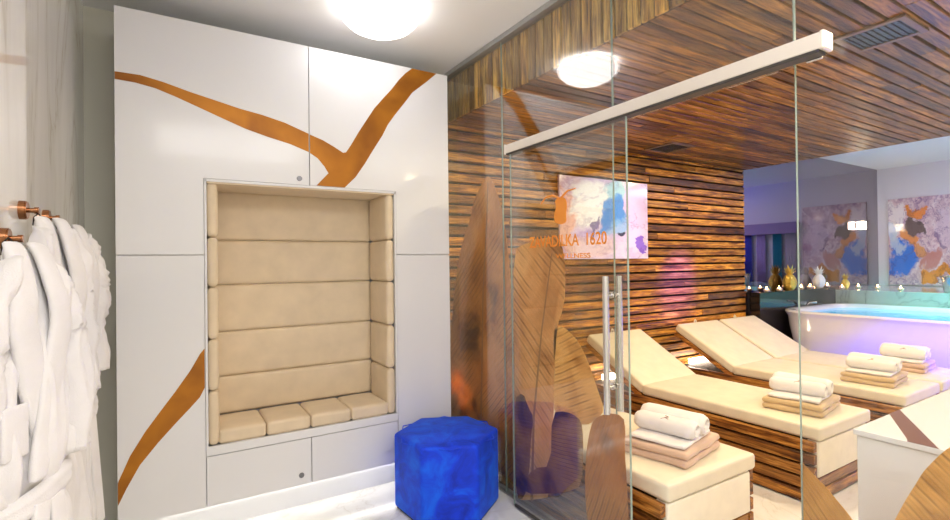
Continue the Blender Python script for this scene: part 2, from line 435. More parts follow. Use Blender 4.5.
leaf([(2.12,1.12),(2.06,1.155),(2.004,1.137),(1.914,1.08),(1.844,.978),(1.79,.863),(1.745,.773),(1.793,.713),(1.878,.66),(1.96,.66),(2.12,.65),(2.12,.80),(2.105,.903)],
     M['leaf3'], d, XD+.0088, 'light yellow leaf print on the door', None, 1)
leaf([(2.135,.665),(2.02,.70),(1.925,.69),(1.895,.65),(1.892,.53),(1.905,.345),(2.0,.28),(2.135,.215),(2.40,.11),(2.40,.19),(2.30,.30),(2.15,.36)],
     M['leafd'], d, XD+.0056, 'dark brown ribbed leaf print low on the door', None, 1)
leaf([(2.40,.72),(2.35,.64),(2.30,.60),(2.33,.45),(2.35,.25),(2.40,.08),(2.48,.05),(2.487,.40),(2.485,.66)],
     M['leafd'], d, XD+.0056, 'dark leaf base print at the door edge', None, 1)
leaf([(1.821,.706),(1.726,.765),(1.626,.776),(1.612,.714),(1.620,.616),(1.610,.478),(1.60,.272),(1.62,.12),(1.80,.08),(1.87,.171),(1.885,.338),(1.873,.516),(1.85,.623)],
     M['leaf4'], d, XD+.0060, 'orange brown leaf print on the door', None, 1)
M['dust'] = 0
# bar handles on both faces
for s, off in ((-1, .045), (1, .045)):
    hx = XD+s*off
    hy = 1.675 
    bm = BM(); add_cyl(bm, (hx, hy, .78), (hx, hy, 1.43), .0155, n=28); h = obj('handle', bm, M['steel'], d, ang=40); h['label'] = 'steel bar handle'
    bm = BM()
    for zz in (.905, 1.34):
        add_cyl(bm, (hx, hy, zz), (XD+s*.0055, hy, zz), .009, n=16); add_cyl(bm, (XD+s*.0055, hy, zz), (XD+s*.011, hy, zz), .016, n=20)
    obj('standoff', bm, M['steel'], h, ang=40)
# lettering and logo
def text_mesh(body, size, parent, name, loc, mat, width):
    cu = bpy.data.curves.new(name, 'FONT'); cu.body = body; cu.size = size; cu.extrude = .0006; cu.align_x = 'LEFT'; cu.offset = size*.012
    o = bpy.data.objects.new(name, cu); C.objects.link(o)
    bpy.context.view_layer.update()
    me = bpy.data.meshes.new_from_object(o.evaluated_get(bpy.context.evaluated_depsgraph_get()))
    bpy.data.objects.remove(o)
    xs = [v.co.x for v in me.vertices]; k = width/(max(xs)-min(xs)); mn = min(xs)
    for v in me.vertices:
        x, y, z_ = (v.co.x-mn)*k, v.co.y, v.co.z
        v.co = Vector((loc[0]-z_, loc[1]-x, loc[2]+y))
    o = bpy.data.objects.new(name, me); C.objects.link(o); me.materials.append(mat); o.parent = parent
    return o
text_mesh('ZAVADILKA  1620', .088, d, 'lettering', (XD-.0065, 2.30, 1.585), M['orange'], .60)
text_mesh('WELLNESS', .035, d, 'lettering', (XD-.0065, 2.07, 1.52), M['orange'], .26)
bm = BM()   # leaping antlered emblem above the words
add_prism(bm, chaikin([(2.03,1.70),(2.075,1.715),(2.08,1.76),(2.06,1.80),(2.075,1.835),(2.03,1.85),(1.985,1.84),(1.975,1.80),(1.985,1.75),(1.98,1.71)], 1), 'yz', XD-.0075, XD-.0060)
add_tube(bm, [(XD-.0068, 2.04, 1.845), (XD-.0068, 2.09, 1.865), (XD-.0068, 2.15, 1.86), (XD-.0068, 2.19, 1.83)], [.006,.006,.005,.003], 6)
add_tube(bm, [(XD-.0068, 2.02, 1.845), (XD-.0068, 1.97, 1.875), (XD-.0068, 1.91, 1.88)], [.006,.005,.003], 6)
obj('emblem', bm, M['orange'], d)

# rail of the door
rl = thing('door_rail', 'long champagne metal rail carrying the sliding glass door', 'rail', (XD, 1.64, 2.17))
def rel(o, p): o.location = -Vector(p); return o
def child(name, bm, mat, root, **k):
    o = obj(name, bm, mat, root, **k); o.location = -root.location; return o
bm = BM(); add_box(bm, 1.787, 1.845, .768, 2.53, 2.178, 2.232, .004, 2); child('housing', bm, M['rail'], rl)
bm = BM(); add_box(bm, 1.790, 1.840, .775, 2.525, 2.168, 2.18, .002, 1); child('track', bm, M['groove'], rl)
bm = BM(); add_box(bm, 1.784, 1.848, .756, .772, 2.174, 2.236, .006, 2); child('end_cap', bm, M['rail'], rl)
bm = BM(); add_box(bm, 1.784, 1.848, 2.526, 2.536, 2.174, 2.236, .004, 2); child('end_cap', bm, M['rail'], rl)
bm = BM(); add_box(bm, 1.845, 1.857, .79, .84, 2.165, 2.225, .003, 2); child('bracket', bm, M['steel'], rl)

# ------------------------------------------------------------------ wardrobe with upholstered niche
YD = 3.11
X0, X1, XN0, XN1, XM = -.229, 1.702, .18, 1.287, .737
Z0, Z1, ZN, ZB = .175, 2.839, 1.972, .452
wr = thing('wardrobe', 'white built-in wardrobe with copper branch inlay around a cream padded niche', 'wardrobe', (.737, 3.3, 0))
def wc(name, bm, mat, par=wr, **k):
    o = obj(name, bm, mat, par, **k)
    o.location = -wr.location if par is wr else (0,0,0)
    return o
bm = BM(); Yf = YD+.02; Yb = YW-.002
add_box(bm, X0, XN0-.005, Yf, Yb, Z0, Z1); add_box(bm, XN1+.005, X1, Yf, Yb, Z0, Z1)
add_box(bm, XN0-.005, XN1+.005, Yf, Yb, ZN+.006, Z1); add_box(bm, XN0-.005, XN1+.005, Yf, Yb, Z0, ZB)
add_box(bm, XN0-.005, XN1+.005, Yb-.02, Yb, ZB, ZN+.006)
wc('carcass', bm, M['lacquer'])
bm = BM(); add_box(bm, X0+.06, X1-.02, YD+.12, Yb, 0, Z0); wc('plinth', bm, M['lacquer'])
bm = BM(); add_box(bm, XN0-.012, XN1+.012, YD-.004, Yf, ZB+.002, .503, .002, 1)      # white bench edge
add_box(bm, XN0-.012, XN0, YD-.003, Yf, .503, ZN+.008, .001, 1); add_box(bm, XN1, XN1+.012, YD-.003, Yf, .503, ZN+.008, .001, 1); add_box(bm, XN0-.012, XN1+.012, YD-.003, Yf, ZN-.002, ZN+.012, .001, 1)
wc('niche_frame', bm, M['lacquer'])
g = .0025
def door_l(pts, name='door', label=None):
    bm = BM(); add_prism(bm, pts, 'xz', YD, YD+.019); return wc(name, bm, M['lacquer'])
ZM = 1.562
dUL = door_l([(X0, ZM+g), (XN0-.012-g, ZM+g), (XN0-.012-g, ZN+.012+g), (XM-g, ZN+.012+g), (XM-g, Z1), (X0, Z1)])
dUR = door_l([(XM+g, ZN+.012+g), (XN1+.012+g, ZN+.012+g), (XN1+.012+g, ZM+g), (X1, ZM+g), (X1, Z1), (XM+g, Z1)])
dLL = door_l([(X0, Z0), (XN0-.012-g, Z0), (XN0-.012-g, ZM-g), (X0, ZM-g)])
dLR = door_l([(XN1+.012+g, Z0), (X1, Z0), (X1, ZM-g), (XN1+.012+g, ZM-g)])
bm = BM(); add_box(bm, XN0-.012+g, XM-g-.004, YD, YD+.019, Z0+.001, ZB-g, .001, 1); drL = wc('drawer', bm, M['lacquer'])
bm = BM(); add_box(bm, XM+g-.004, XN1+.012-g, YD, YD+.019, Z0+.001, ZB-g, .001, 1); drR = wc('drawer', bm, M['lacquer'])
def strip(pts, par):
    bm = BM(); add_prism(bm, pts, 'xz', YD-.0015, YD+.001); o = wc('inlay', bm, M['copper'], par); o['label'] = 'copper coloured branch inlay'
strip([(X0+.001,2.50),(-.12,2.501),(-.019,2.483),(.105,2.451),(.226,2.425),(.353,2.397),(.47,2.379),(.597,2.350),(XM-g-.001,2.302),(XM-g-.001,2.190),(.624,2.227),(.501,2.254),(.378,2.287),(.275,2.325),(.153,2.371),(.035,2.415),(-.055,2.444),(-.142,2.458),(X0+.001,2.461)], dUL)
strip([(XM+g+.001,2.298),(.821,2.272),(.887,2.240),(.945,2.208),(.964,2.213),(.994,2.259),(1.045,2.348),(1.099,2.434),(1.155,2.522),(1.222,2.604),(1.279,2.671),(1.329,2.74),(1.378,2.795),(1.429,Z1-.001),(1.615,Z1-.001),(1.541,2.769),(1.427,2.671),(1.376,2.601),(1.297,2.498),(1.248,2.428),(1.209,2.351),(1.143,2.246),(1.087,2.153),(1.024,2.06),(.953,ZN+.0165),(.777,ZN+.0165),(.852,2.071),(.827,2.111),(.787,2.157),(XM+g+.001,2.186)], dUR)
strip([(XN0-.016,1.048),(.142,1.02),(.094,.933),(.024,.83),(-.045,.735),(-.111,.642),(-.176,.531),(X0+.001,.405),(X0+.001,.289),(-.19,.371),(-.134,.476),(-.055,.574),(.022,.659),(.093,.733),(.14,.785),(XN0-.016,.835)], dLL)
for (x, zz), par in (((.677, 2.024), dUL), ((.672, .235), drL)):
    bm = BM(); add_cyl(bm, (x, YD+.001, zz), (x, YD-.006, zz), .016, .015, 24); add_box(bm, x-.001, x+.001, YD-.0065, YD-.0055, zz-.006, zz+.006)
    o = wc('lock', bm, M['lock'], par, ang=40)
# upholstery
zr = [.58, .815, 1.092, 1.383, 1.662, ZN-.004]
for a, b in zip(zr, zr[1:]):
    bm = BM(); add_puff(bm, XN0+.04, XN1-.04, 3.452, 3.50, a+.0005, b-.0005, .006, 1, .020, 16); wc('back_cushion', bm, M['cream'], smooth=True)
zr2 = [.503, .805, 1.092, 1.383, 1.662, ZN-.004]
for a, b in zip(zr2, zr2[1:]):
    for xa, xb in ((XN0+.001, XN0+.055), (XN1-.055, XN1-.001)):
        bm = BM(); add_puff(bm, xa, xb, YD+.004, 3.455, a+.0005, b-.0005, .006, 0, .024, 16); wc('side_cushion', bm, M['cream'], smooth=True)
bm = BM(); add_box(bm, XN0+.001, XN1-.001, YD+.004, 3.49, ZN-.012, ZN+.004, .002, 1); wc('niche_top', bm, M['cream'])
ws = (XN1-XN0-.10)/4
for i in range(4):
    bm = BM(); xa = XN0+.05+ws*i; add_puff(bm, xa+.001, xa+ws-.001, YD+.006, 3.455, .504, .582, .010, 2, .018, 16); wc('seat_cushion', bm, M['cream'], smooth=True)
# light under the wardrobe
bm = BM(); add_box(bm, X0+.1, X1-.05, YD+.10, YD+.118, .150, .160); wc('led_strip', bm, emis('led_white', (1,.95,.85), 7))

# ------------------------------------------------------------------ blue pouf
pf = thing('pouf', 'bright blue velvet hexagonal pouf on the marble floor', 'pouf', (1.468, 2.742, 0))
bm = BM(); t = bmesh.new()
bmesh.ops.create_cone(t, cap_ends=True, segments=6, radius1=.327, radius2=.327, depth=.45)
bmesh.ops.rotate(t, verts=t.verts, matrix=Matrix.Rotation(R(5), 3, 'Z'))
# pull cap centre for a slightly crowned top
bmesh.ops.bevel(t, geom=t.edges[:], offset=.02, segments=4, profile=.5, affect='EDGES')
for f in list(t.faces):
    pass
bmesh.ops.translate(t, verts=t.verts, vec=(0,0,.235)); merge(bm, t)
obj('body', bm, M['velvet'], pf, ang=50)
bm = BM(); t = bmesh.new(); bmesh.ops.create_cone(t, cap_ends=True, segments=6, radius1=.31, radius2=.31, depth=.012); bmesh.ops.rotate(t, verts=t.verts, matrix=Matrix.Rotation(R(5), 3, 'Z')); bmesh.ops.translate(t, verts=t.verts, vec=(0,0,.006)); merge(bm, t)
obj('base_plate', bm, M['dark'], pf)
bm = BM(); pts = []
for k in range(6):
    a = R(60*k+5); pts.append((  .321*math.cos(a), .321*math.sin(a)))
pts.append(pts[0])
add_tube(bm, [(x*.985, y*.985, .4475) for x, y in pts], .0035, 6); obj('piping', bm, M['velvet'], pf)

# ------------------------------------------------------------------ ceiling lamp
def dome(name, x, y, label, group=None):
    l = thing(name, label, 'ceiling lamp', (x, y, ZC), group)
    bm = BM(); add_lathe(bm, [(0,0), (.19,0), (.19,-.022), (.17,-.026), (0,-.026)]); obj('base', bm, M['whitegl'], l, ang=40)
    bm = BM(); add_lathe(bm, [(.215,-.022), (.226,-.040), (.215,-.070), (.18,-.105), (.12,-.135), (.06,-.147), (0,-.150)]); obj('shade', bm, M['lampglass'], l, smooth=True)
    return l
dome('ceiling_lamp', 1.045, 2.70, 'round glowing opal dome lamp on the white ceiling above the wardrobe')
dome('ceiling_lamp', .55, .1, 'added unseen opal dome lamp on the white ceiling over the photographer')  # second dome added out of view to light the room

# ------------------------------------------------------------------ robe hooks and robes
def hook(y, z, label):
    h = thing('robe_hook', label, 'hook', (XL, y, z), 'bronze robe hooks on the marble wall')
    bm = BM(); add_cyl(bm, (0,0,0), (.016,0,0), .030, n=32); add_cyl(bm, (.016,0,0), (.02,0,0), .027, n=32); obj('plate', bm, M['bronze'], h, ang=40)
    bm = BM(); add_cyl(bm, (.016,0,0), (.042,0,0), .008, n=20); add_cyl(bm, (.036,0,0), (.048,0,0), .011, n=20); obj('peg', bm, M['bronze'], h, ang=40)
hook(2.09, 1.685, 'bronze robe hook, upper left of the two above the white robes')
hook(2.44, 1.690, 'bronze robe hook farthest from the camera, beside the beige wall')
hook(1.88, 1.585, 'bronze robe hook lowest at the left edge of the picture')

def robe(yc, zt, seed, label, w=.17, dpt=.065, rot=-25, zb=.22, belt=True):
    rnd = random.Random(seed)
    ox = .045
    root = thing('bathrobe', label, 'bathrobe', (XL+ox, yc, zt), 'white bathrobes on the hooks')
    root.rotation_euler = (0, 0, R(rot))
    cr, sr = math.cos(R(rot)), math.sin(R(rot))
    def fit(v):
        # keep the cloth off the wall: push along the wall normal
        wx = v.x*cr - v.y*sr
        lim = -ox+.012
        if wx < lim + .03:
            d = (lim + .03 - wx)*.85 if wx > lim else (lim - wx) + .0255
            v.x += d*cr; v.y -= d*sr
    ph = [rnd.uniform(0, 6.28) for _ in range(10)]
    H = zt-zb; n = 150; rows = 90
    cx = .012
    bm = BM(); rings = []
    for j in range(rows+1):
        t = j/rows; z = -t*H
        k = min(1, t/.24)**.75
        waist = math.exp(-((t-.50)/.045)**2)
        hw = .035 + (w-.035)*k*(.74+.26*min(1, t/.45)) - .022*waist
        hd = .022 + (dpt-.022)*k - .012*waist + .012*max(0, t-.55)
        ring = []
        for i in range(n):
            a = 2*PI*i/n
            amp = min(1, t*4)*(1-.6*waist)
            f1 = 1-2*abs(math.sin(3.5*a+ph[0]+1.0*t+.4*math.sin(5*t+ph[5])))
            f2 = 1-2*abs(math.sin(6*a+ph[1]-1.6*t))
            f3 = math.sin(17*a+ph[2]+3*t)
            nz = noise.noise(Vector((math.cos(a)*2.2, math.sin(a)*2.2+seed*7, z*3.5)))
            r = 1+amp*(.13*f1+.08*f2+.03*f3+.16*nz)
            r2 = 1+amp*(.04*f1+.05*nz)
            v = Vector((cx + hd*r*math.cos(a), hw*r2*math.sin(a), z + .008*math.sin(7*a+ph[4])*t))
            q_ = noise.noise(Vector((v.x*13+seed, v.y*13, z*1.7))); q2 = noise.noise(Vector((v.x*30, v.y*30+seed, z*4)))
            k_ = amp*(.022*(1-2.6*abs(q_))+.007*(1-2*abs(q2)))
            v.x += k_*math.cos(a)
            fit(v); ring.append(bm.verts.new(v))
        rings.append(ring)
    for a, b in zip(rings, rings[1:]):
        for i in range(n): bm.faces.new((a[i], a[(i+1) % n], b[(i+1) % n], b[i]))
    bm.faces.new(rings[0]); bm.faces.new(rings[-1][::-1])
    obj('body', bm, M['terry'], root, smooth=True)
    for s in (-1, 1):
        bm = BM(); pts = []; rr = []
        m = 40; L_ = .60 if s < 0 else .54
        for j in range(m+1):
            t = j/m
            pts.append((cx+.024+.010*math.sin(t*3+ph[3]+s), s*(.045+(w*.86-.045)*min(1, t*3.0)**.7+0.003*math.sin(6*t+ph[4]+s)), -.035-t*L_))
            rr.append(.022+.022*min(1, t*4)+.004*math.sin(11*t+ph[6])+.003*math.sin(27*t+ph[7]))
        add_tube(bm, pts, rr, 26)
        for q, v in enumerate(bm.verts):
            c = v.co
            a = q % 26 / 26*2*PI
            c.x += (noise.noise(c*10+Vector((seed, 0, 0))))*.016
            c.y += (noise.noise(Vector((c.x*8, c.y*8, c.z*5+seed))))*.012
            q_ = noise.noise(Vector((c.x*18+seed*3, c.y*22, c.z*3.0+s))); c.x += .020*(1-2.6*abs(q_)); c.y += .006*(1-2*abs(q_))
            fit(c)
        sl = obj('sleeve', bm, M['terry'], root, smooth=True)
        e = pts[-1]
        bm = BM(); add_lathe(bm, [(.03, 0), (rr[-1]*1.08, 0), (rr[-1]*1.16, .02), (rr[-1]*1.16, .075), (rr[-1]*1.02, .085)], (e[0], e[1], e[2]-.004), 26)
        for v in bm.verts: v.co.x = e[0]+(v.co.x-e[0])*.85; fit(v.co)
        obj('cuff', bm, M['terry'], sl, smooth=True)
    # shawl collar: two padded bands running down and crossing above the belt
    for s in (-1, 1):
        bm = BM(); prev = None; m = 44
        for j in range(m+1):
            t = j/m
            y = s*(.026+.026*math.sin(min(1, t*2.0)*PI/2)-.085*max(0, t-.35)/.65)
            z = .016-t*H*.47
            xx = cx+.020+(dpt+.004-.015)*min(1, t*4)**.6+.010*(1 if s > 0 else 0)
            wd = .026+.012*math.sin(t*PI)
            cur = []
            for dx, dy in ((-.03, wd*1.2), (-.004, wd*1.25), (.004, wd*.6), (.005, -wd*.3), (.003, -wd*.95), (-.02, -wd)):
                v = Vector((xx+dx+.0015*math.sin(19*t+s), y+s*dy, z)); fit(v); cur.append(bm.verts.new(v))
            if prev:
                for q in range(6): bm.faces.new((prev[q], prev[(q+1) % 6], cur[(q+1) % 6], cur[q]))
            else: bm.faces.new(cur)
            prev = cur
        bm.faces.new(prev[::-1])
        obj('collar', bm, M['terry'], root, smooth=True, sub=1)
    bm = BM(); add_tube(bm, [(.0,-.022,-.02), (.0,-.018,.012), (.0,0,.026), (.0,.018,.012), (.0,.022,-.02)], .0022, 8); obj('hanging_loop', bm, M['dark'], root, smooth=True)
    if belt:
        zb_ = -H*.50
        for z0_, hh in ((zb_, .032),):
            bm = BM(); n2 = 80; loops = []
            for i in range(n2):
                a = 2*PI*i/n2
                nx, ny = math.cos(a), math.sin(a)
                cur = []
                for o1, o2 in ((-.006,-hh), (.010,-hh*.9), (.013,-hh*.3), (.010, 0), (.013,hh*.3), (.010,hh*.9), (-.006,hh)):
                    v = Vector((cx+(dpt*1.14+o1)*nx, (w*.90+o1)*ny, z0_+o2+.022*math.sin(a+.6)+.006*math.sin(3*a+ph[6]))); fit(v); cur.append(bm.verts.new(v))
                loops.append(cur)
            for i in range(n2):
                c1, c2 = loops[i], loops[(i+1) % n2]
                for q in range(6): bm.faces.new((c1[q], c1[q+1], c2[q+1], c2[q]))
            bl = obj('belt', bm, M['terry'], root, smooth=True)
        x_ = cx+dpt*1.22
        for s in (-1, 1):
            bm = BM(); add_box(bm, x_-.004, x_+.010, s*.022-.024, s*.022+.024, zb_-.40-.05*s, zb_-.005, .004, 2, Matrix.Translation((0,0,zb_)) @ Matrix.Rotation(R(7*s), 4, 'X') @ Matrix.Translation((0,0,-zb_)))
            obj('belt_end', bm, M['terry'], bl, ang=50)
    bm = BM(); add_box(bm, cx+dpt*.90, cx+dpt*.90+.014, -.118, -.045, -H*.40, -H*.30, .006, 2)
    obj('chest_pocket', bm, M['terry'], root, ang=50)
    return root
robe(1.74, 1.555, 3, 'white terry bathrobe nearest the camera with tied belt, cut by the left edge', .160, .066, -28, zb=.25)
robe(2.09, 1.650, 11, 'white terry bathrobe hanging in the middle of the three on bronze hooks', .150, .062, -26, zb=.22, belt=False)
robe(2.46, 1.655, 23, 'white terry bathrobe farthest back, nearest the wardrobe', .150, .062, -24, zb=.20)

# ------------------------------------------------------------------ loungers
LW = .76; LH = .385; LY0, LY1 = 1.53, 3.44
def make_lounger(x0, label):
    root = thing('sun_lounger', label, 'lounger', (x0, LY0, 0), 'wooden slatted loungers by the burnt wood wall')
    L = LY1-LY0
    bm = BM(); add_box(bm, .03, LW-.03, .03, L-.03, .03, LH-.01); obj('core', bm, M['dark'], root)
    for s in (0, 1):
        bm = BM(); z = .012
        for k in range(5):
            x = -.0 if s == 0 else LW-.04
            add_box(bm, x, x+.04, -.035, L, z, z+.062, .003, 1); z += .0775
        o = obj('side_boards', bm, M['bedwood'], root)
    bm = BM()
    for k in range(5): 
        z = .012+.0775*k; 
        if k < 2: add_box(bm, .04, LW-.04, -.03, .0, z, z+.062, .003, 1)
    obj('foot_boards', bm, M['bedwoodx'], root)
    bm = BM()
    for k in range(5): add_box(bm, .03, LW-.03, L-.03, L, .012+.0775*k, .074+.0775*k, .003, 1)
    obj('head_boards', bm, M['bedwoodx'], root)
    bm = BM(); add_box(bm, .044, LW-.044, -.045, .03, .165, LH-.002, .012, 3); obj('foot_panel', bm, M['panel'], root, ang=50)
    ky = 1.28
    bm = BM(); add_puff(bm, .035, LW-.005, -.055, ky, LH+.002, LH+.088, .003, 2, .020, 16); obj('seat_cushion', bm, M['cushion'], root, smooth=True)
    Lb = .735; ang = R(29)
    mt = Matrix.Translation((0, ky+.005, LH+.006)) @ Matrix.Rotation(ang, 4, 'X')
    bm = BM(); add_puff(bm, .035, LW-.005, 0, Lb, .0, .084, .003, 2, .020, 16); bmesh.ops.transform(bm, matrix=mt, verts=bm.verts); bc = obj('back_cushion', bm, M['cushion'], root, smooth=True)
    bm = BM()
    for x in (.04, LW-.06): add_box(bm, x, x+.03, -.01, Lb-.02, -.045, -.002, .004, 1)
    for k in range(7): add_box(bm, .07, LW-.06, .03+k*.1, .09+k*.1, -.025, -.002, .003, 1)
    bmesh.ops.transform(bm, matrix=mt, verts=bm.verts); obj('backrest_frame', bm, M['bedwood'], root)
    bm = BM(); add_tube(bm, [(LW/2-.015, Lb-.01, .03), (LW/2-.015, Lb+.02, .075), (LW/2, Lb+.028, .088), (LW/2+.015, Lb+.02, .075), (LW/2+.015, Lb-.01, .03)], .008, 8)
    bmesh.ops.transform(bm, matrix=mt, verts=bm.verts); obj('hanging_tab', bm, M['cushion'], bc, smooth=True)
    bm = BM(); add_box(bm, .16, LW-.14, L-.11, L-.06, LH, LH+.05, .006, 2); obj('lamp_strip', bm, M['underlight'], root)
    return root
lg = make_lounger(1.895, 'cream cushioned slatted wooden lounger nearest the glass door, holding a pink beige towel')
dup(lg, (3.31, LY0, 0), 'cream cushioned slatted wooden lounger standing alone in the middle between two others')
dup(lg, (4.62, LY0, 0), 'cream cushioned wooden lounger of the joined pair, on the side toward the middle lounger')
dup(lg, (5.385, LY0, 0), 'cream cushioned wooden lounger of the joined pair, on the side toward the tub')

# towel stacks
def slab(bm, w, l, z0, z1, seed, bev=.5):
    # folded towel layer: rounded fold with slightly wavy faces and a turned-in edge line
    t = bmesh.new(); h = z1-z0
    add_puff(t, -w/2, w/2, -l/2, l/2, z0, z1, -.001, 2, h*.49, 18)
    for v in t.verts:
        x, y, z = v.co
        nz = noise.noise(Vector((x*6, y*6, seed)))*.006+noise.noise(Vector((x*17, y*17, seed+3)))*.002
        v.co = Vector((x+noise.noise(Vector((y*9, z0*30, seed)))*.010, y+noise.noise(Vector((x*9, 5, seed)))*.010, z+nz*min(1, max(.3, 1))))
    merge(bm, t)
def roll(bm, p0, p1, r, seed):
    p0 = Vector(p0); p1 = Vector(p1); n = 28; m = 14; rings = []
    d = (p1-p0); s = d.cross(Vector((0,0,1))).normalized(); u = s.cross(d).normalized()
    for j in range(m+1):
        t = j/m; k = 1-.22*max(0, (abs(2*t-1)-.86)/.14)**2
        ring = []
        for i in range(n):
            a = 2*PI*i/n
            rr = r*k*(1+.05*noise.noise(Vector((math.cos(a)*2, math.sin(a)*2, t*5+seed))))
            if abs(a-.9) < .12: rr *= .955
            ring.append(bm.verts.new(p0+d*t+s*math.cos(a)*rr+u*math.sin(a)*rr*.86))
        rings.append(ring)
    for a, b in zip(rings, rings[1:]):
        for i in range(n): bm.faces.new((a[i], a[(i+1) % n], b[(i+1) % n], b[i]))
    # spiral end caps stepped inward
    for ring, c, sg in ((rings[0], p0, -1), (rings[-1], p1, 1)):
        prev = ring
        for q, (f_, off) in enumerate(((.82,.004), (.74,-.006), (.60,-.001), (.52,-.009), (.34,-.003), (.26,-.010))):
            cur = [bm.verts.new(c+(v.co-c)*f_+d.normalized()*sg*off) for v in ring]
            for i in range(n): bm.faces.new((prev[i], prev[(i+1) % n], cur[(i+1) % n], cur[i]))
            prev = cur
        bm.faces.new(prev)
def towel(loc, rot, mat, label, seed, cat='towel', gname='folded towels on the loungers'):
    root = thing('folded_towel', label, cat, loc, gname); root.rotation_euler = (0,0,rot)
    for k in range(2):
        bm = BM(); slab(bm, .44-.01*k, .36, k*.038+.001, k*.038+.040, seed+k*3); obj('fold', bm, mat, root, smooth=True)
def rolled(loc, rot, label, seed):
    root = thing('rolled_bathrobe', label, 'bathrobe', loc, 'rolled white bathrobes on folded towels'); root.rotation_euler = (0,0,rot)
    bm = BM(); slab(bm, .36, .30, .001, .022, seed+9); obj('flap', bm, M['terry'], root, smooth=True)
    bm = BM(); roll(bm, (-.035,-.155,.063), (-.035,.17,.066), .056, seed); a = obj('roll', bm, M['terry'], root, ang=55)
    bm = BM(); roll(bm, (.065,-.165,.070), (.065,.18,.078), .064, seed+4); obj('roll', bm, M['terry'], root, ang=55)
    bm = BM(); 
    add_tube(bm, [(-.072,.02,.100), (-.062,.0,.107), (-.052,-.015,.111), (-.045,.005,.1125)], .0022, 6); add_tube(bm, [(-.062,.0,.107), (-.066,-.02,.103)], .002, 6)
    obj('embroidery', bm, M['rose'], a)
zt = LH+.089
stacks = [((2.32,1.75), .22, M['pink'], 'pinkish beige folded towel on the lounger nearest the glass door', 'rolled white bathrobe on the pinkish towel nearest the glass door'),
          ((3.735,1.76), .16, M['tan'], 'tan folded towel on the lounger standing alone in the middle', 'rolled white bathrobe on the tan towel of the middle lounger'),
          ((5.02,1.80), .10, M['tan'], 'yellowish tan folded towel on the nearer lounger of the joined pair', 'rolled white bathrobe on the nearer lounger of the joined pair'),
          ((5.84,1.85), .10, M['pink'], 'brownish folded towel on the lounger next to the tub', 'rolled white bathrobe on the lounger next to the tub')]
for i, ((x, y), a, m_, l1, l2) in enumerate(stacks):
    towel((x, y, zt), a, m_, l1, 5+i*11)
    rolled((x-.01, y, zt+.081), a+.02, l2, 2+i*7)

# ------------------------------------------------------------------ white desk at the right
dk = thing('reception_desk', 'white lacquered cabinet with a rose gold stripe behind the right glass', 'cabinet', (2.7, .3, 0))
def dkc(name, bm, mat, par=dk, **k):
    o = obj(name, bm, mat, par, **k); o.location = -dk.location if par is dk else (0,0,0); return o
bm = BM(); add_box(bm, 2.112, 3.50, -.6, .812, .0, .862, .003, 1); dkc('body', bm, M['lacquer2'])
bm = BM(); add_box(bm, 2.104, 3.51, -.61, .82, .864, .884, .002, 1); tp = dkc('top', bm, M['lacquer2'])
bm = BM(); add_prism(bm, [(2.42,.819),(2.52,.819),(2.105,.585),(2.105,.665),(2.135,.675)], 'xy', .8835, .8848); dkc('inlay', bm, M['rose'], tp)

# ------------------------------------------------------------------ ceiling vents
def vent(x, y, s, label):
    v = thing('ceiling_vent', label, 'ceiling vent', (x, y, ZS), 'square vents in the wooden ceiling')
    bm = BM()
    for a in ((-s, s, -s, -s+.03), (-s, s, s-.03, s), (-s, -s+.03, -s+.03, s-.03), (s-.03, s, -s+.03, s-.03)): add_box(bm, *a, -.012, 0, .002, 1)
    obj('frame', bm, M['ventframe'], v)
    bm = BM(); add_box(bm, -s+.03, s-.03, -s+.03, s-.03, -.006, -.001)
    for k in range(9):
        yy = -s+.045+k*(2*s-.09)/8; add_box(bm, -s+.03, s-.03, yy-.004, yy+.004, -.011, -.006)
    obj('grille', bm, M['vent'], v)
vent(3.03, 1.04, .150, 'dark square vent in the wooden ceiling close to the rail end')
vent(4.22, 3.16, .17, 'dark square vent in the wooden ceiling near the slatted wall')

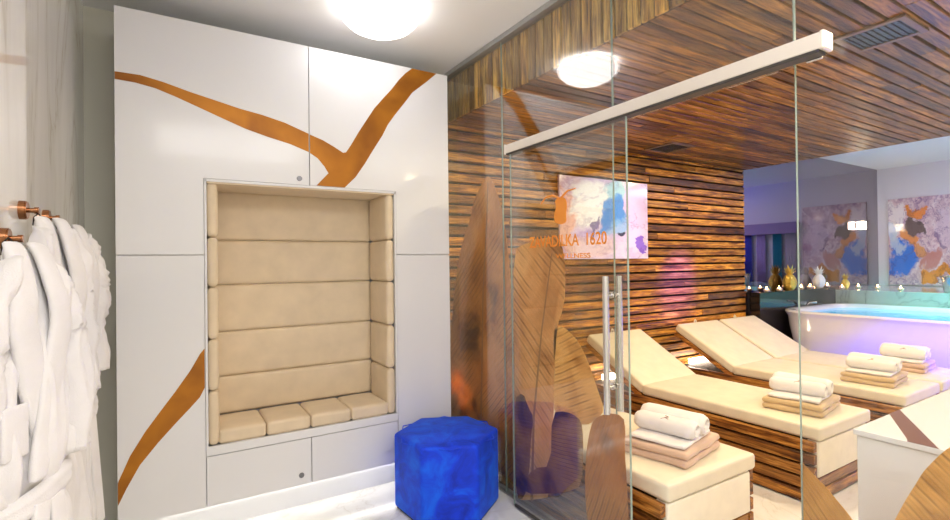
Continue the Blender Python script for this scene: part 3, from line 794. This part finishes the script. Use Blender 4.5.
# ------------------------------------------------------------------ picture on the slatted wall
def paint(name, ax, warp, base, blobs, seed, vein=.6, vs=3., rough=.12):
    # poured-ink picture: soft colour pools on domain-warped generated coordinates
    m, nt, b = newmat(name)
    tc = N(nt, 'ShaderNodeTexCoord')
    mp = N(nt, 'ShaderNodeMapping'); nt.links.new(tc.outputs['Generated'], mp.inputs[0]); mp.inputs['Location'].default_value = (seed,)*3
    def nv(sc__, det):
        n = N(nt, 'ShaderNodeTexNoise'); nt.links.new(mp.outputs[0], n.inputs['Vector']); n.inputs['Scale'].default_value = sc__; n.inputs['Detail'].default_value = det; n.inputs['Roughness'].default_value = .6
        return n
    def warpv(src, n, amt):
        su = N(nt, 'ShaderNodeVectorMath', operation='SUBTRACT'); nt.links.new(n.outputs['Color'], su.inputs[0]); su.inputs[1].default_value = (.5,.5,.5)
        ma = N(nt, 'ShaderNodeVectorMath', operation='MULTIPLY_ADD'); nt.links.new(su.outputs[0], ma.inputs[0]); ma.inputs[1].default_value = (amt,)*3; nt.links.new(src, ma.inputs[2])
        return ma.outputs[0]
    w1 = warpv(tc.outputs['Generated'], nv(2.6, 8), warp)
    w1 = warpv(w1, nv(8.5, 7), .16)
    sp = N(nt, 'ShaderNodeSeparateXYZ'); nt.links.new(w1, sp.inputs[0])
    def M2(op, a, b_=None, c=None):
        n = N(nt, 'ShaderNodeMath', operation=op)
        for i_, v in enumerate((a, b_, c)):
            if v is None: continue
            if isinstance(v, (int, float)): n.inputs[i_].default_value = v
            else: nt.links.new(v, n.inputs[i_])
        return n.outputs[0]
    c = ramp(nt, noise_n(nt, w1, 4, 5, .6, 1.5), base)
    for cx, cz, wx, wz, col, op in blobs:
        dx = M2('MULTIPLY', M2('SUBTRACT', sp.outputs[ax], cx), 1/wx); dz = M2('MULTIPLY', M2('SUBTRACT', sp.outputs[2], cz), 1/wz)
        d2 = M2('ADD', M2('MULTIPLY', dx, dx), M2('MULTIPLY', dz, dz))
        r = N(nt, 'ShaderNodeMapRange'); r.interpolation_type = 'SMOOTHSTEP'; nt.links.new(d2, r.inputs[0]); r.inputs[1].default_value = 1.25; r.inputs[2].default_value = .6; r.inputs[3].default_value = 0; r.inputs[4].default_value = op
        c = mixc(nt, r.outputs[0], c, col)
    v = ramp(nt, noise_n(nt, w1, vs, 5, .6, .6), [(.48, (1,1,1)), (.497, (.35,.25,.5)), (.503, (.35,.25,.5)), (.52, (1,1,1))])
    c = mixc(nt, vein, c, v, 'MULTIPLY')
    nt.links.new(c, b.inputs['Base Color']); b.inputs['Roughness'].default_value = rough
    return m
pic1 = paint('abstract_pastel', 0, .55, [(.3, (.48,.38,.72)), (.5, (.68,.58,.88)), (.65, (.80,.68,.92))], [
    (.10,.45,.11,.40,(.85,.50,.38),.8), (.36,.70,.22,.30,(.90,.96,1.0),1.), (.33,.15,.30,.14,(.80,.62,.66),.7), (.80,.62,.18,.55,(.74,.58,.92),.7),
    (.60,.85,.12,.16,(.40,.75,.88),.9), (.57,.56,.12,.24,(.05,.28,.80),.95), (.66,.38,.09,.14,(.25,.50,.90),.8), (.42,.38,.03,.14,(.10,.08,.30),.8), (.70,.26,.045,.035,(.03,.03,.10),1.), (.93,.14,.05,.12,(.22,.10,.75),.9)], 1.7, .45, 2.4)
pt = thing('painting', 'pastel lilac and blue abstract painting on the slatted wall', 'painting', (3.665, YW-.02, 1.915))
bm = BM(); add_box(bm, -.60, .61, -.024, .0, -.39, .39, .002, 1); obj('panel', bm, pic1, pt)
bm = BM(); add_box(bm, -.57, .57, 0, .004, -.34, .34); obj('mount', bm, M['dark'], pt)
# generated Y runs right to left as seen from the tub
pic2 = paint('abstract_vivid', 1, .8, [(.3, (.36,.20,.40)), (.48, (.74,.52,.60)), (.65, (.92,.78,.82))], [
    (.90,.74,.18,.26,(.96,.88,.90),1.), (.86,.27,.24,.22,(.0,.20,.85),1.), (.94,.48,.10,.10,(.55,.72,.92),.8), (.60,.88,.16,.07,(.90,.26,.03),1.), (.58,.70,.08,.13,(.10,.05,.06),.95),
    (.67,.52,.10,.11,(.90,.32,.06),.95), (.64,.34,.08,.09,(.80,.34,.08),.9), (.47,.26,.13,.15,(.62,.22,.18),.85), (.34,.50,.05,.14,(.18,.10,.30),.7), (.30,.06,.26,.07,(.88,.32,.04),1.), (.18,.62,.16,.3,(.80,.66,.80),.6)], 4.2, .8, 3.2, .1)
pt = thing('painting', 'large vivid blue, orange and pink abstract painting above the tub ledge', 'painting', (XA-.003, 2.87, 1.76))
bm = BM(); add_box(bm, -.024, 0, -.50, .50, -.695, .695, .002, 1); obj('panel', bm, pic2, pt)

# ------------------------------------------------------------------ alcove: mirror, ledges, tub
w = bm = BM(); add_box(bm, XE, XA, YW, YW+.06, 0, ZC); sobj('wall_mirror', bm, M['mirror'], 'smoked mirror wall behind the candles')
bm = BM(); add_box(bm, XE+.055, 8.15, 3.36, YW-.002, 0, 1.09, .004, 1); tag(obj('black_ledge', bm, M['blackgl']), 'glossy black ledge under the smoked mirror, carrying candles', 'ledge')
bm = BM(); add_box(bm, 8.16, XA-.002, -.6, YW-.002, 0, 1.055, .004, 1); tag(obj('marble_ledge', bm, M['ledge']), 'wide marble ledge between the tub and the vivid painting', 'ledge')

tb = thing('hot_tub', 'large white acrylic tub filled with glowing blue water', 'bathtub', (7.275, 2.0, 0))
def rrect(hx, hy, r, n=10):
    pts = []
    for cx, cy, a0 in ((hx-r, hy-r, 0), (-hx+r, hy-r, 90), (-hx+r, -hy+r, 180), (hx-r, -hy+r, 270)):
        for k in range(n+1):
            a = R(a0+90*k/n); pts.append((cx+r*math.cos(a), cy+r*math.sin(a)))
    return pts
bm = BM(); hx, hy = .87, 1.345; rings = []
prof = [(-.30,.0), (-.26,.02), (-.16,.20), (-.08,.45), (-.035,.68), (-.02,.80), (0,.835), (.012,.855), (0,.872), (-.03,.878), (-.10,.870), (-.13,.85), (-.15,.80), (-.20,.50), (-.30,.28), (-.45,.25)]
for off, z in prof:
    rr = max(.1, .44+off); rings.append([bm.verts.new((x, y, z)) for x, y in rrect(hx+off, hy+off, rr)])
for a, b in zip(rings, rings[1:]):
    n = len(a)
    for i in range(n): bm.faces.new((a[i], a[(i+1) % n], b[(i+1) % n], b[i]))
bm.faces.new(rings[0][::-1]); bm.faces.new(rings[-1])
obj('shell', bm, M['acrylic'], tb, ang=60)
def water():
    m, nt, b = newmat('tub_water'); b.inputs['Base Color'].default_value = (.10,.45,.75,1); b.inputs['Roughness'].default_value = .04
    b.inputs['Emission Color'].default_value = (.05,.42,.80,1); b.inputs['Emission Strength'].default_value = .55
    bump(nt, b, noise_n(nt, coords(nt), 6, 2, .5), .25, .02); return m
bm = BM(); vs = [bm.verts.new((x, y, .825)) for x, y in rrect(hx-.142, hy-.142, .30)]; bm.faces.new(vs)
vs2 = [bm.verts.new((x, y, .805)) for x, y in rrect(hx-.142, hy-.142, .30)]; bm.faces.new(vs2[::-1])
obj('water', bm, water(), tb)
bm = BM(); add_tube(bm, [(-.1, hy-.05, .875), (-.1, hy-.05, .90), (-.1, hy-.08, .93), (-.1, hy-.17, .935)], .012, 10); obj('spout', bm, M['steel'], tb, smooth=True)

# candles
def make_candle(x, y, z, label):
    c = thing('tea_light', label, 'candle', (x, y, z), 'tea lights on the ledges')
    bm = BM(); add_lathe(bm, [(0,0), (.026,0), (.034,.012), (.036,.034), (.033,.034), (.030,.014), (0,.012)], n=20); obj('cup', bm, M['wax'], c, smooth=True)
    bm = BM(); add_lathe(bm, [(0,.018), (.010,.026), (.012,.036), (.007,.052), (0,.070)], n=12); obj('flame', bm, M['flame'], c, smooth=True)
    return c
ZL = 1.091
c0 = make_candle(6.42, 3.41, ZL, 'tea light on the black ledge, closest to the slatted wall')
for x, y, z, l in ((6.70, 3.40, ZL, 'tea light on the black ledge just left of the gold pineapple'),
                   (7.28, 3.41, ZL, 'tea light on the black ledge just right of the gold pineapple'),
                   (7.52, 3.41, ZL, 'tea light on the black ledge just left of the white pineapple'),
                   (8.02, 3.41, ZL, 'tea light on the black ledge just right of the white pineapple'),
                   (8.30, 3.34, 1.057, 'tea light on the marble ledge beside the small gold pineapple'),
                   (8.72, 3.30, 1.057, 'tea light on the marble ledge before the mirror corner'),
                   (8.66, 3.04, 1.057, 'tea light on the marble ledge below the painting edge'),
                   (8.42, 2.70, 1.057, 'tea light on the marble ledge in front of the painting, nearest the bucket')):
    dup(c0, (x, y, z), l)
# pineapples
def pineapple(x, y, z, h, mat, label):
    p = thing('pineapple_ornament', label, 'ornament', (x, y, z), None)
    k = h/.36
    bm = BM(); rows, n = 15, 18; rings = []
    for j in range(rows+1):
        t = j/rows; r = (.078*math.sin(PI*(.12+.80*t))**.6)*k
        rings.append([bm.verts.new(((r*(1+.10*((i+j) % 2)))*math.cos(2*PI*(i+.5*(j % 2))/n), (r*(1+.10*((i+j) % 2)))*math.sin(2*PI*(i+.5*(j % 2))/n), t*.205*k)) for i in range(n)])
    for a, b in zip(rings, rings[1:]):
        for i in range(n): bm.faces.new((a[i], a[(i+1) % n], b[(i+1) % n], b[i]))
    bm.faces.new(rings[0][::-1]); bm.faces.new(rings[-1])
    obj('fruit', bm, mat, p)
    bm = BM()
    for lay, (m, ln, til) in enumerate(((8, .09, .9), (7, .12, .55), (5, .145, .22))):
        for i in range(m):
            a = 2*PI*i/m+lay*.4; dx, dy = math.cos(a), math.sin(a)
            b0 = Vector((dx*.02*k, dy*.02*k, .198*k)); tip = b0+Vector((dx*math.sin(til), dy*math.sin(til), math.cos(til)))*ln*k
            s = Vector((-dy, dx, 0))*.014*k; mid = (b0+tip)/2+Vector((0,0,.012*k)); th = Vector((dx, dy, 0))*.004*k
            vs = [bm.verts.new(q) for q in (b0-s, b0+s, mid+s*1.1, tip, mid-s*1.1, b0-th*2, mid+th)]
            for f in ((0,1,2,4), (4,2,3), (0,5,6,4), (5,1,2,6), (4,6,3), (6,2,3), (0,5,1)): bm.faces.new([vs[q] for q in f])
    obj('crown', bm, mat, p)
pineapple(7.02, 3.43, ZL, .36, M['gold'], 'gold pineapple ornament on the black ledge among candles')
pineapple(7.82, 3.43, ZL, .33, M['whitegl'], 'white pineapple ornament on the black ledge')
pineapple(8.50, 3.38, 1.057, .24, M['gold'], 'small gold pineapple ornament on the marble ledge by the mirror')
# champagne bucket
bk = thing('ice_bucket', 'shiny steel ice bucket on the marble ledge at the right edge', 'bucket', (8.42, 2.16, 1.057))
bm = BM(); add_lathe(bm, [(0,0), (.095,0), (.10,.01), (.125,.19), (.135,.195), (.135,.205), (.120,.205), (.118,.19), (.094,.015), (0,.012)], n=36); obj('body', bm, M['steel'], bk, ang=40)
for s in (-1, 1):
    bm = BM(); add_tube(bm, [(0, s*.122, .16), (0, s*.155, .155), (0, s*.155, .115), (0, s*.115, .11)], .006, 8); obj('handle', bm, M['steel'], bk, smooth=True)
bt = thing('bottle', 'dark bottle leaning in the steel ice bucket', 'bottle', (8.42, 2.13, 1.075)); bt.rotation_euler = (R(24), 0, 0)
bm = BM(); add_lathe(bm, [(0,0), (.042,0), (.044,.01), (.044,.17), (.036,.20), (.016,.245), (.014,.30), (.017,.302), (.017,.315), (0,.316)], n=24); obj('glass', bm, plain('bottle_glass', (.01,.02,.01), .1), bt, ang=50)
# wall lamp on the mirror
wl = thing('wall_lamp', 'small bright crystal lamp on the smoked mirror wall', 'wall lamp', (9.30, YW-.001, 2.02))
bm = BM(); add_box(bm, -.05, .05, -.02, 0, -.05, .05, .004, 2); obj('mount', bm, M['steel'], wl)
bm = BM(); add_box(bm, -.07, .07, -.10, -.02, -.06, .06, .012, 3); obj('shade', bm, emis('crystal_lamp', (1,.80,.55), 22), wl, ang=40)
# curtains beside the vivid painting, seen in the mirror
for i, (y0, y1, col, l) in enumerate(((2.10,2.28,(.75,.72,.80),'pale grey curtain beside the vivid painting'), (1.86,2.02,(.05,.42,.55),'curtain with teal light in its colour, second beside the vivid painting'), (1.55,1.72,(.62,.50,.80),'lilac curtain among the strip curtains'), (1.28,1.45,(.10,.12,.60),'curtain with blue light in its colour, farthest from the vivid painting'))):
    cu = thing('curtain', l, 'curtain', (XA-.02, (y0+y1)/2, 1.06))
    bm = BM(); n = 40; hw = (y1-y0)/2; top = []; bot = []; 
    fr = [(-.05-.025*math.sin(i_/n*PI*9), -hw+2*hw*i_/n) for i_ in range(n+1)]
    a = [bm.verts.new((x, y, 0)) for x, y in fr]; b = [bm.verts.new((x, y, .93)) for x, y in fr]
    a2 = [bm.verts.new((x+.006, y, 0)) for x, y in fr]; b2 = [bm.verts.new((x+.006, y, .93)) for x, y in fr]
    for k in range(n):
        bm.faces.new((a[k], a[k+1], b[k+1], b[k])); bm.faces.new((a2[k+1], a2[k], b2[k], b2[k+1]))
        bm.faces.new((a[k], a2[k], a2[k+1], a[k+1])); bm.faces.new((b[k], b[k+1], b2[k+1], b2[k]))
    obj('fabric', bm, plain('curtain_cloth', col, .7), cu, smooth=True)  # blue and teal light put into the cloth colour
bm = BM(); add_box(bm, XA-.13, XA-.002, 1.2, 2.32, 1.99, 2.20, .006, 2); tag(obj('curtain_box', bm, plain('valance', (.30,.22,.42), .5)), 'dark lilac box valance above the curtains', 'valance')
bm = BM(); add_box(bm, XA-.06, XA-.002, -1.2, 1.2, 1.06, 2.2); tag(obj('dark_screen', bm, M['dark']), 'dark panel beyond the curtains on the alcove wall', 'panel')

# ------------------------------------------------------------------ lights
def area(name, loc, size, power, col=(1,1,1), rot=(0,0,0), sy=None, spread=None):
    l = bpy.data.lights.new(name, 'AREA'); l.energy = power; l.color = col; l.size = size
    if sy: l.shape = 'RECTANGLE'; l.size_y = sy
    if spread: l.spread = R(spread)
    o = bpy.data.objects.new(name, l); C.objects.link(o); o.location = loc; o.rotation_euler = rot; return o
def point(name, loc, power, col=(1,1,1), r=.05):
    l = bpy.data.lights.new(name, 'POINT'); l.energy = power; l.color = col; l.shadow_soft_size = r
    o = bpy.data.objects.new(name, l); C.objects.link(o); o.location = loc; return o
def spot(name, loc, tgt, power, col, ang=50, blend=.6, r=.04):
    l = bpy.data.lights.new(name, 'SPOT'); l.energy = power; l.color = col; l.spot_size = R(ang); l.spot_blend = blend; l.shadow_soft_size = r
    o = bpy.data.objects.new(name, l); C.objects.link(o); o.location = loc
    o.rotation_euler = (Vector(tgt)-Vector(loc)).to_track_quat('-Z', 'Y').to_euler(); return o
area('room_fill', (.7, -.5, 2.96), 1.6, 62, (1,.98,.97))
# added warm lights under the wooden ceiling, brightening the spa
for x, y in ((2.7, 2.3), (2.7, .3), (4.1, 2.3), (4.1, .6), (5.4, 2.3), (5.4, .6)):
    area('spa_fill', (x, y, ZS-.02), .12, 21, (1,.78,.47), (0,0,0))
spot('leaf_glow_spot', (2.10, 3.40, .47), (1.87, 3.27, .56), 22, (1,.76,.48), 75, .8, .03)  # added spot that makes the leaf print glow from behind
spot('painting_fill', (3.7, 2.0, 2.55), (3.68, 3.5, 1.9), 38, (.95,.93,1.), 40)  # added spot that brightens the painting, no fitting in view
spot('purple_spot', (5.3, 1.6, 2.5), (4.80, 3.52, 1.24), 1900, (.05,.0,1.), 20, 1.)
# alcove
area('alcove_fill', (8.4, .4, 2.9), 1.0, 70, (.88,.80,1.))  # added area light brightening the alcove, no source in view
spot('ceiling_blue', (7.2, .5, 1.9), (8.6, .9, 2.97), 160, (.05,.12,1.), 60, .8)
spot('tub_blue', (5.6, .2, 1.6), (6.5, 1.5, .45), 1900, (.035,.015,1.), 46, .95)
spot('tub_teal', (7.3, .9, 2.0), (8.3, 1.9, .98), 260, (.05,.9,.75), 60, .8)

wd = bpy.data.worlds.new('world'); sc.world = wd; wd.use_nodes = True
wd.node_tree.nodes['Background'].inputs[0].default_value = (.9,.93,1,1); wd.node_tree.nodes['Background'].inputs[1].default_value = .3

# ------------------------------------------------------------------ camera
cam = bpy.data.cameras.new('camera'); co = bpy.data.objects.new('camera', cam); C.objects.link(co)
cam.sensor_width = 36; cam.lens = 496.797/950*36; cam.clip_start = .02
yaw, pitch_, roll_ = R(31.657), R(.346), R(-.694)
base = Matrix.Rotation(-yaw, 4, 'Z') @ Matrix.Rotation(PI/2+pitch_, 4, 'X') @ Matrix.Rotation(roll_, 4, 'Z')
co.matrix_world = Matrix.Translation((0,0,1.5)) @ base
sc.camera = co
sc.view_settings.view_transform = 'Standard'; sc.view_settings.look = 'None'; sc.view_settings.gamma = 1; sc.view_settings.use_curve_mapping = False
sc.view_settings.exposure = 0.14
sc.cycles.max_bounces = 10; sc.cycles.transparent_max_bounces = 24
